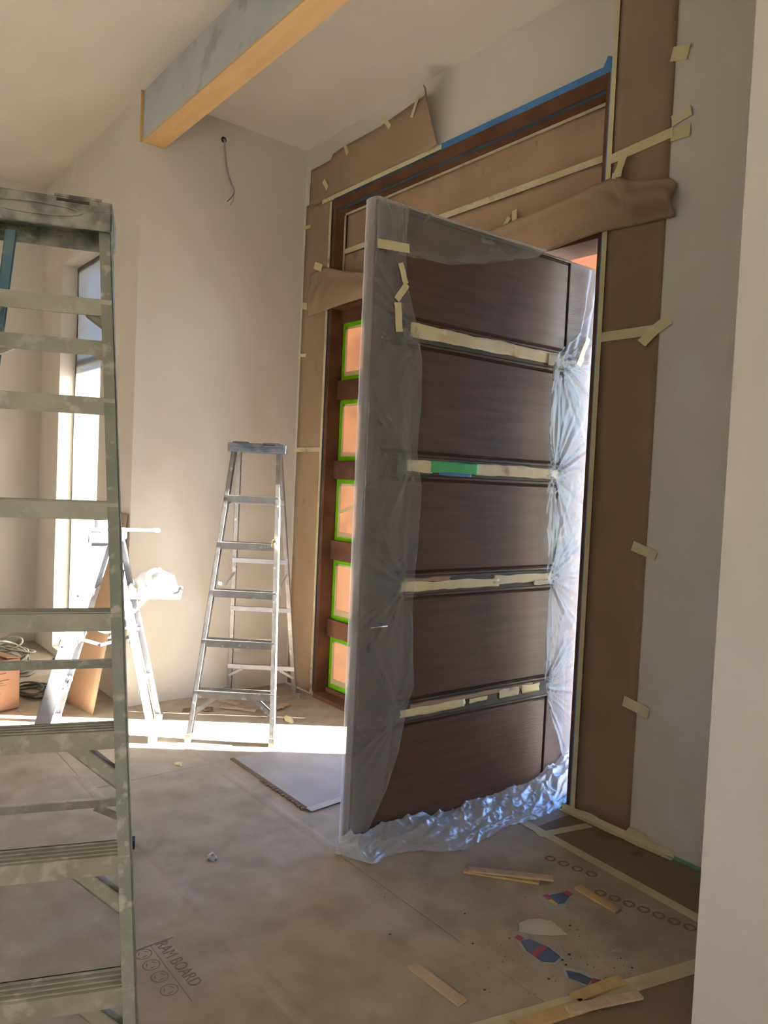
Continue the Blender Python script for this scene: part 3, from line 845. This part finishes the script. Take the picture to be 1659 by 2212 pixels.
tag(o, 'crumpled tan rag beside the white bag on the ladder shelf', 'rag')
# rag hanging on the lower step
def f_rag(u, v):
    a = .15-.30*u; L = .20*(v-.42)
    y = .26*.58+.02+(.085 if L < 0 else .0)
    b = .26*.58-.014 if v > .5 else .26*.58+.085*(1-(v/.5))
    z = .590 if v <= .5 else .590-(v-.5)*2*(.12+.05*N(u*3, 2, 2))
    return tuple(mw(a+.02*N(v*3, u*3, 1), b-.012*abs(N(u*7, v*4, 2)), z+.006*abs(N(u*8, v*8, 3))))
o = MB().grid(f_rag, 20, 16).build('hanging_rag', M['cloth'], None, True, solid=.003)
tag(o, 'white rag draped over the middle step of the short ladder', 'rag')
# rag on the small ladder's rail, tape stubs
def sw(a, b, z):
    q = C1+Xs*a+Vector((-.768, .640))*b
    return Vector((q.x, q.y, z))
c = sw(.175, .275, 1.158)
o = lump('tape_wad', 'tape_pale', (c.x, c.y, c.z+.010), (.022, .02, .03), 4, .5, flat=-.02)
tag(o, 'small wad of cream tape on a step of the bare aluminium ladder', 'tape')

# ------------------------------------------------------------------ tall window at the left
wd_ = struct(empty('window_3', (0, 0, 0)), 'tall narrow window covered with plastic film')
def f_wf(u, v):
    return (-1.725+1.03*u, -1.125+.012*N(u*2, v*3, 1), .07+3.175*v)
MB().grid(f_wf, 14, 40).build('film', M['win_film'], wd_, True)
w = MB(); w.box(-1.727, -1.69, -1.115, -1.06, .06, 3.25); w.box(-.73, -.69, -1.115, -1.06, .06, 3.25); w.box(-1.69, -.73, -1.115, -1.06, .06, .11); w.box(-1.69, -.73, -1.115, -1.06, 3.2, 3.25); w.box(-1.69, -.73, -1.105, -1.07, 2.42, 2.47)
w.build('frame', M['white'], wd_)

# ------------------------------------------------------------------ cable hanging from the wall
cb = thing('electrical_cable', 'grey cable hanging from a hole high on the back wall', 'cable', (0, -.676, 3.893))
MB().tube([(-.01, 0, 0), (.012, 0, -.004), (.02, .004, -.06), (.02, .015, -.15), (.022, .03, -.22), (.025, .06, -.29), (.03, .082, -.33), (.03, .075, -.36)], .006, 8).build('sheath', M['wire'], cb, True)
MB().tube([(.03, .075, -.355), (.03, .06, -.385), (.03, .03, -.42)], .003, 6).build('conductor', M['wrap_blue'], cb, True)
MB().tube([(.03, .077, -.355), (.032, .075, -.40), (.034, .05, -.44)], .003, 6).build('conductor', M['wire'], cb, True)
MB().lathe([(0, 0), (.020, 0), (.021, .003), (0, .003)], (0, 0, 0), 14).build('hole', M['black'], cb).rotation_euler = (0, math.pi/2, 0)

# ------------------------------------------------------------------ carton, cords, cardboard at the left
bx = thing('cardboard_carton', 'reddish cardboard carton with printed lines on the floor at left', 'box', (-.32, -1.815, 0), math.radians(20))
w = MB(); w.box(-.42, 0, -.40, 0, 0, .33)
w.build('carton_body', M['card_red'], bx, bevel=.012)
w = MB(); w.add([(-.42, 0, .33), (0, 0, .33), (.0, -.10, .345), (-.42, -.10, .345)], [(0, 1, 2, 3)]); w.add([(-.42, -.40, .33), (0, -.40, .33), (0, -.31, .35), (-.42, -.31, .35)], [(0, 1, 2, 3)])
w.build('flap', M['card_red'], bx, solid=.004)
for i, (z, l) in enumerate(((.245, .2), (.20, .22), (.185, .18), (.17, .2), (.12, .17))):
    w = MB(); w.box(0, .0015, -.30, -.30+l, z, z+(.006 if i < 2 else .003)); w.build('printed_line', M['print'], bx)
def coil(name, label, c, r, turns, seed, m, rad=.010, h=.12):
    pts = []
    for k in range(turns*22):
        a = 2*math.pi*k/22; t = k/(turns*22)
        rr = r*(.7+.8*abs(noise.noise(Vector((a*.3, seed, 0)))))
        z = rad+h*abs(noise.noise(Vector((a*.17, seed, 4))))*1.6*(.25+.75*t)
        ox, oy = .9*r*noise.noise(Vector((a*.06, 0, seed))), .4*r*noise.noise(Vector((a*.06, 5, seed)))
        pts.append((c[0]+ox+rr*math.cos(a)*1.5, c[1]+oy+rr*math.sin(a+.5*noise.noise(Vector((a*.2, 2, seed))))*.75, z))
    o = MB().tube(pts, rad, 6).build(name, M[m], None, True)
    return tag(o, label, 'cord', 'cords heaped on the floor at left')
coil('extension_cord', 'grey green cord heaped behind the carton', (-1.42, -1.66), .20, 16, 1.3, 'cord', .008, .30)
coil('extension_cord', 'dark cord spread on the floor in front of the cord heap', (-.62, -1.66), .13, 6, 5.1, 'cord_dark', .007, .10)
coil('extension_cord', 'round grey cord coil right of the cord heap', (-.80, -1.43), .075, 9, 8.8, 'cord', .008, .42)
cd = MB()
pts = [Vector((-.34, -1.535, .001)), Vector((.060, -1.470, .001)), Vector((-.005, -1.262, 1.29)), Vector((-.36, -1.266, 1.29))]
def f_cd(u, v):
    a = pts[0].lerp(pts[1], u); b = pts[3].lerp(pts[2], u)
    q = a.lerp(b, v)
    return (q.x, q.y+.012*math.sin(math.pi*v), q.z)
tag(cd.grid(f_cd, 6, 10).build('cardboard_sheet', M['card'], None, True, solid=.006), 'tall cardboard sheet leaning on the wall corner behind the short ladder', 'cardboard')

# ------------------------------------------------------------------ wood strips and litter on the floor
def stick(p, q, wd, label, m='stick', z=.002, th=.008, tilt=0):
    p, q = Vector((*p, z)), Vector((*q, z+tilt)); d = q-p; n = Vector((-d.y, d.x, 0)).normalized()*wd/2
    w = MB()
    k = 7
    def f(u, v): return p+d*u+n*(2*v-1)*(1+.08*N(u*5, v, p.x*9))
    ts = [f(i/k, v) for i in range(k+1) for v in (0, 1)]
    up = Vector((0, 0, th))
    vs = ts+[t+up for t in ts]; n2 = len(ts)
    fs = []
    for i in range(k):
        a, b, c_, e = 2*i, 2*i+1, 2*i+3, 2*i+2
        fs += [(a, b, c_, e), (n2+a, n2+e, n2+c_, n2+b), (a, e, n2+e, n2+a), (b, n2+b, n2+c_, c_)]
    fs += [(0, n2, n2+1, 1), (2*k, 2*k+1, n2+2*k+1, n2+2*k)]
    w.add(vs, fs)
    return tag(w.build('wood_strip', M[m], None), label, 'wood', 'wood strips on the floor')
stick((2.815, -.835), (3.06, -.60), .036, 'pale wood strip nearest the plastic, lying on top of another', 'stick2', .012, .008)
stick((2.80, -.845), (3.035, -.655), .028, 'dark-stained wood strip under a paler one, near the plastic', 'stick', .002, .008)
stick((3.145, -.555), (3.34, -.565), .036, 'lone orange wood strip nearest the right wall', 'stick')
stick((3.135, -1.415), (3.36, -1.405), .040, 'lone wood strip lying left of the litter trail', 'stick2')
stick((3.548, -1.105), (3.580, -.90), .042, 'knotty orange wood strip beside the blue wrapper scrap', 'stick', .002, .009)
stick((3.52, -1.36), (3.585, -1.095), .048, 'broad wood strip at the bottom edge of the floor', 'stick', .002, .009)
stick((3.575, -1.175), (3.665, -.93), .034, 'pinkish wood strip overlapping the broad one at bottom right', 'stick2', .012, .008)
def blob(c, pts, z=.0022):
    return [(c[0]+a, c[1]+b, z) for a, b in pts]
def wrapper(label, c, rz, sc, parts, name='food_wrapper'):
    t = thing(name, label, 'wrapper', (c[0], c[1], 0), rz, 'printed wrapper scraps on the floor')
    for i, (nm, m, pts) in enumerate(parts):
        MB().prism([(a*sc, b*sc, .0022+i*.0008) for a, b in pts], (0, 0, .0006)).build(nm, M[m], t)
    return t
wrapper('small wrapper scrap with red and yellow print by the white scrap', (3.15, -.69), math.radians(80), .10,
        [('film_edge', 'wrap_clear', [(-.75, -.5), (-.2, -.75), (.2, -.3), (.8, -.1), (.8, .3), (.1, .4), (-.6, .55)]), ('print_patch', 'wrap_blue', [(-.25, -.3), (.1, -.35), (.65, -.05), (.6, .25), (.0, .32), (-.25, .3)]),
         ('print_patch', 'wrap_red', [(-.35, .05), (-.15, .08), (-.1, .42), (-.35, .42)]), ('print_patch', 'wrap_yellow', [(-.4, -.35), (-.22, -.35), (-.2, .05), (-.42, .05)]), ('print_patch', 'wrap_red', [(.5, -.1), (.8, -.05), (.78, .25), (.5, .25)])])
wrapper('largest dark blue wrapper scrap with a red band, below the white scrap', (3.305, -1.01), math.radians(10), .11,
        [('film_edge', 'wrap_clear', [(-1.0, .25), (-.6, .0), (-.2, -.3), (.5, -.42), (.85, -.2), (.9, .3), (.4, .5), (-.3, .45), (-.8, .55)]), ('print_patch', 'wrap_blue', [(-.5, .05), (-.1, -.25), (.5, -.38), (.8, -.15), (.8, .25), (.3, .42), (-.35, .36)]),
         ('print_patch', 'wrap_red', [(.05, -.28), (.28, -.34), (.3, .38), (.08, .4)]), ('print_patch', 'wrap_red', [(-.72, .05), (-.5, .02), (-.48, .25), (-.72, .28)])])
wrapper('dark blue wrapper scrap with a red tip next to the knotty strip', (3.485, -1.0), math.radians(25), .085,
        [('film_edge', 'wrap_clear', [(-.7, .3), (-.5, -.25), (.3, -.45), (.9, -.2), (.95, .3), (.2, .4)]), ('print_patch', 'wrap_blue', [(-.5, .1), (-.3, -.3), (.4, -.35), (.5, .1), (0, .2)]), ('print_patch', 'wrap_red', [(.5, -.2), (.8, -.15), (.8, .2), (.5, .15)])])
o = MB().prism([(3.175, -.935, .003), (3.21, -.975, .003), (3.25, -.945, .003), (3.29, -.90, .003), (3.322, -.845, .003), (3.28, -.835, .003), (3.235, -.825, .003), (3.20, -.85, .003), (3.178, -.89, .003)], (0, 0, .0012)).build('paper_scrap', M['white_scrap'], None)
tag(o, 'torn off-white paper scrap between the wrapper scraps', 'paper')
o = lump('plaster_crumb', 'alu', (2.141, -1.643, .001), (.026, .016, .02), 2, .5, nu=12, nv=8)
tag(o, 'small grey crumb alone on the floor before the door', 'debris')
o = lump('tape_wad', 'tape', (1.123, -1.35, .001), (.03, .018, .010), 6, .6, nu=12, nv=8)
tag(o, 'small tan wad on the floor just before the sunlit band', 'debris')
o = lump('tape_wad', 'tape_pale', (.80, -.46, .001), (.055, .022, .03), 8, .5, nu=14, nv=8)
tag(o, 'cream tape wad on the floor right of the bare aluminium ladder', 'debris')
o = lump('rubber_scrap', 'rubber', (.405, -1.985, .001), (.05, .03, .012), 5, .3, nu=12, nv=8)
tag(o, 'flat black scrap at the foot of the short ladder', 'debris')
o = MB().box(-.02, .02, -.002, .002, 0, .03).build('outlet_scrap', M['black'], None)
o.location = (.006, -.512, .42); o.rotation_euler = (0, 0, math.pi/2)
bpy.data.objects.remove(o)
# scraps along the back wall
for i, (x, y, a, s, lab) in enumerate(((.18, -.62, .3, .16, 'long torn paper scrap on the floor along the back wall'), (.30, -.86, 1.1, .10, 'short torn scrap on the floor left of the bare ladder'),
                                  (.42, -.62, .7, .13, 'pale torn scrap under the bare aluminium ladder'), (.14, -.34, .2, .12, 'curled scrap in the corner by the sidelight paper'), (.52, -.36, 2.0, .09, 'small torn scrap near the sidelight sill'))):
    ca, sa = math.cos(a), math.sin(a)
    def f(u, v):
        p = ((u-.5)*2*s, (v-.5)*.07*(1+.5*N(u*4, i, 1)))
        return (x+p[0]*ca-p[1]*sa, y+p[0]*sa+p[1]*ca, .004+.016*abs(N(u*5, v*3, i*3.3)))
    o = MB().grid(f, 10, 3).build('paper_scrap', M['stick2' if i != 1 else 'board_edge'], None, True, solid=.001)
    tag(o, lab, 'paper')
# dark crumbs: nobody could count them
w = MB()
for k in range(110):
    t = RND.random()
    x, y = 3.20+t*.34+RND.gauss(0, .07), -1.0+t*.10+RND.gauss(0, .12)
    if k > 90: x, y = RND.uniform(2.4, 3.6), RND.uniform(-1.5, -.35)
    r = .0018+.0045*RND.random()**3
    w.lathe([(0, 0), (r, 0), (r*.6, r*.4), (0, r*.5)], (x, y, .0012), 5)
o = w.build('floor_crumbs', M['black'], None)
o['kind'] = 'stuff'; o['label'] = 'dark crumbs scattered over the floor boards'; o['category'] = 'debris'
w = MB()
for k in range(5):
    x, y = 3.545+RND.gauss(0, .03), -.76+RND.gauss(0, .06)
    pts = [(x+.016*math.cos(a)*(1 if q % 2 else .3), y+.016*math.sin(a)*(1 if q % 2 else .3), .0014) for q, a in enumerate([2*math.pi*j/10 for j in range(10)])]
    w.prism(pts, (0, 0, .0004))
w.build('scuff_marks', M['wrap_clear'], sh_door)

# ------------------------------------------------------------------ outside
struct(MB().box(-14, 22, .2, 30, -.2, -.02).build('ground', M['ground']), 'ground outside the door')
struct(MB().box(-1.2, 5.5, .2, 2.6, -.06, -.005).build('porch_slab', M['pavers']), 'concrete porch slab')
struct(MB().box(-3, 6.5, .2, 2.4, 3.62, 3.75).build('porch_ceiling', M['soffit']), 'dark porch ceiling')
struct(MB().box(-3, 6.5, 2.4, 2.58, 3.42, 3.75).build('porch_beam', M['porch_beam']), 'reddish porch beam')
struct(MB().box(3.30, 3.95, 1.65, 1.90, -.02, 3.62).build('sun_cut_pier', M['stucco']), 'unseen stucco pier added to block the sun')  # out of view, added to cut the near edge of the sunlit floor band
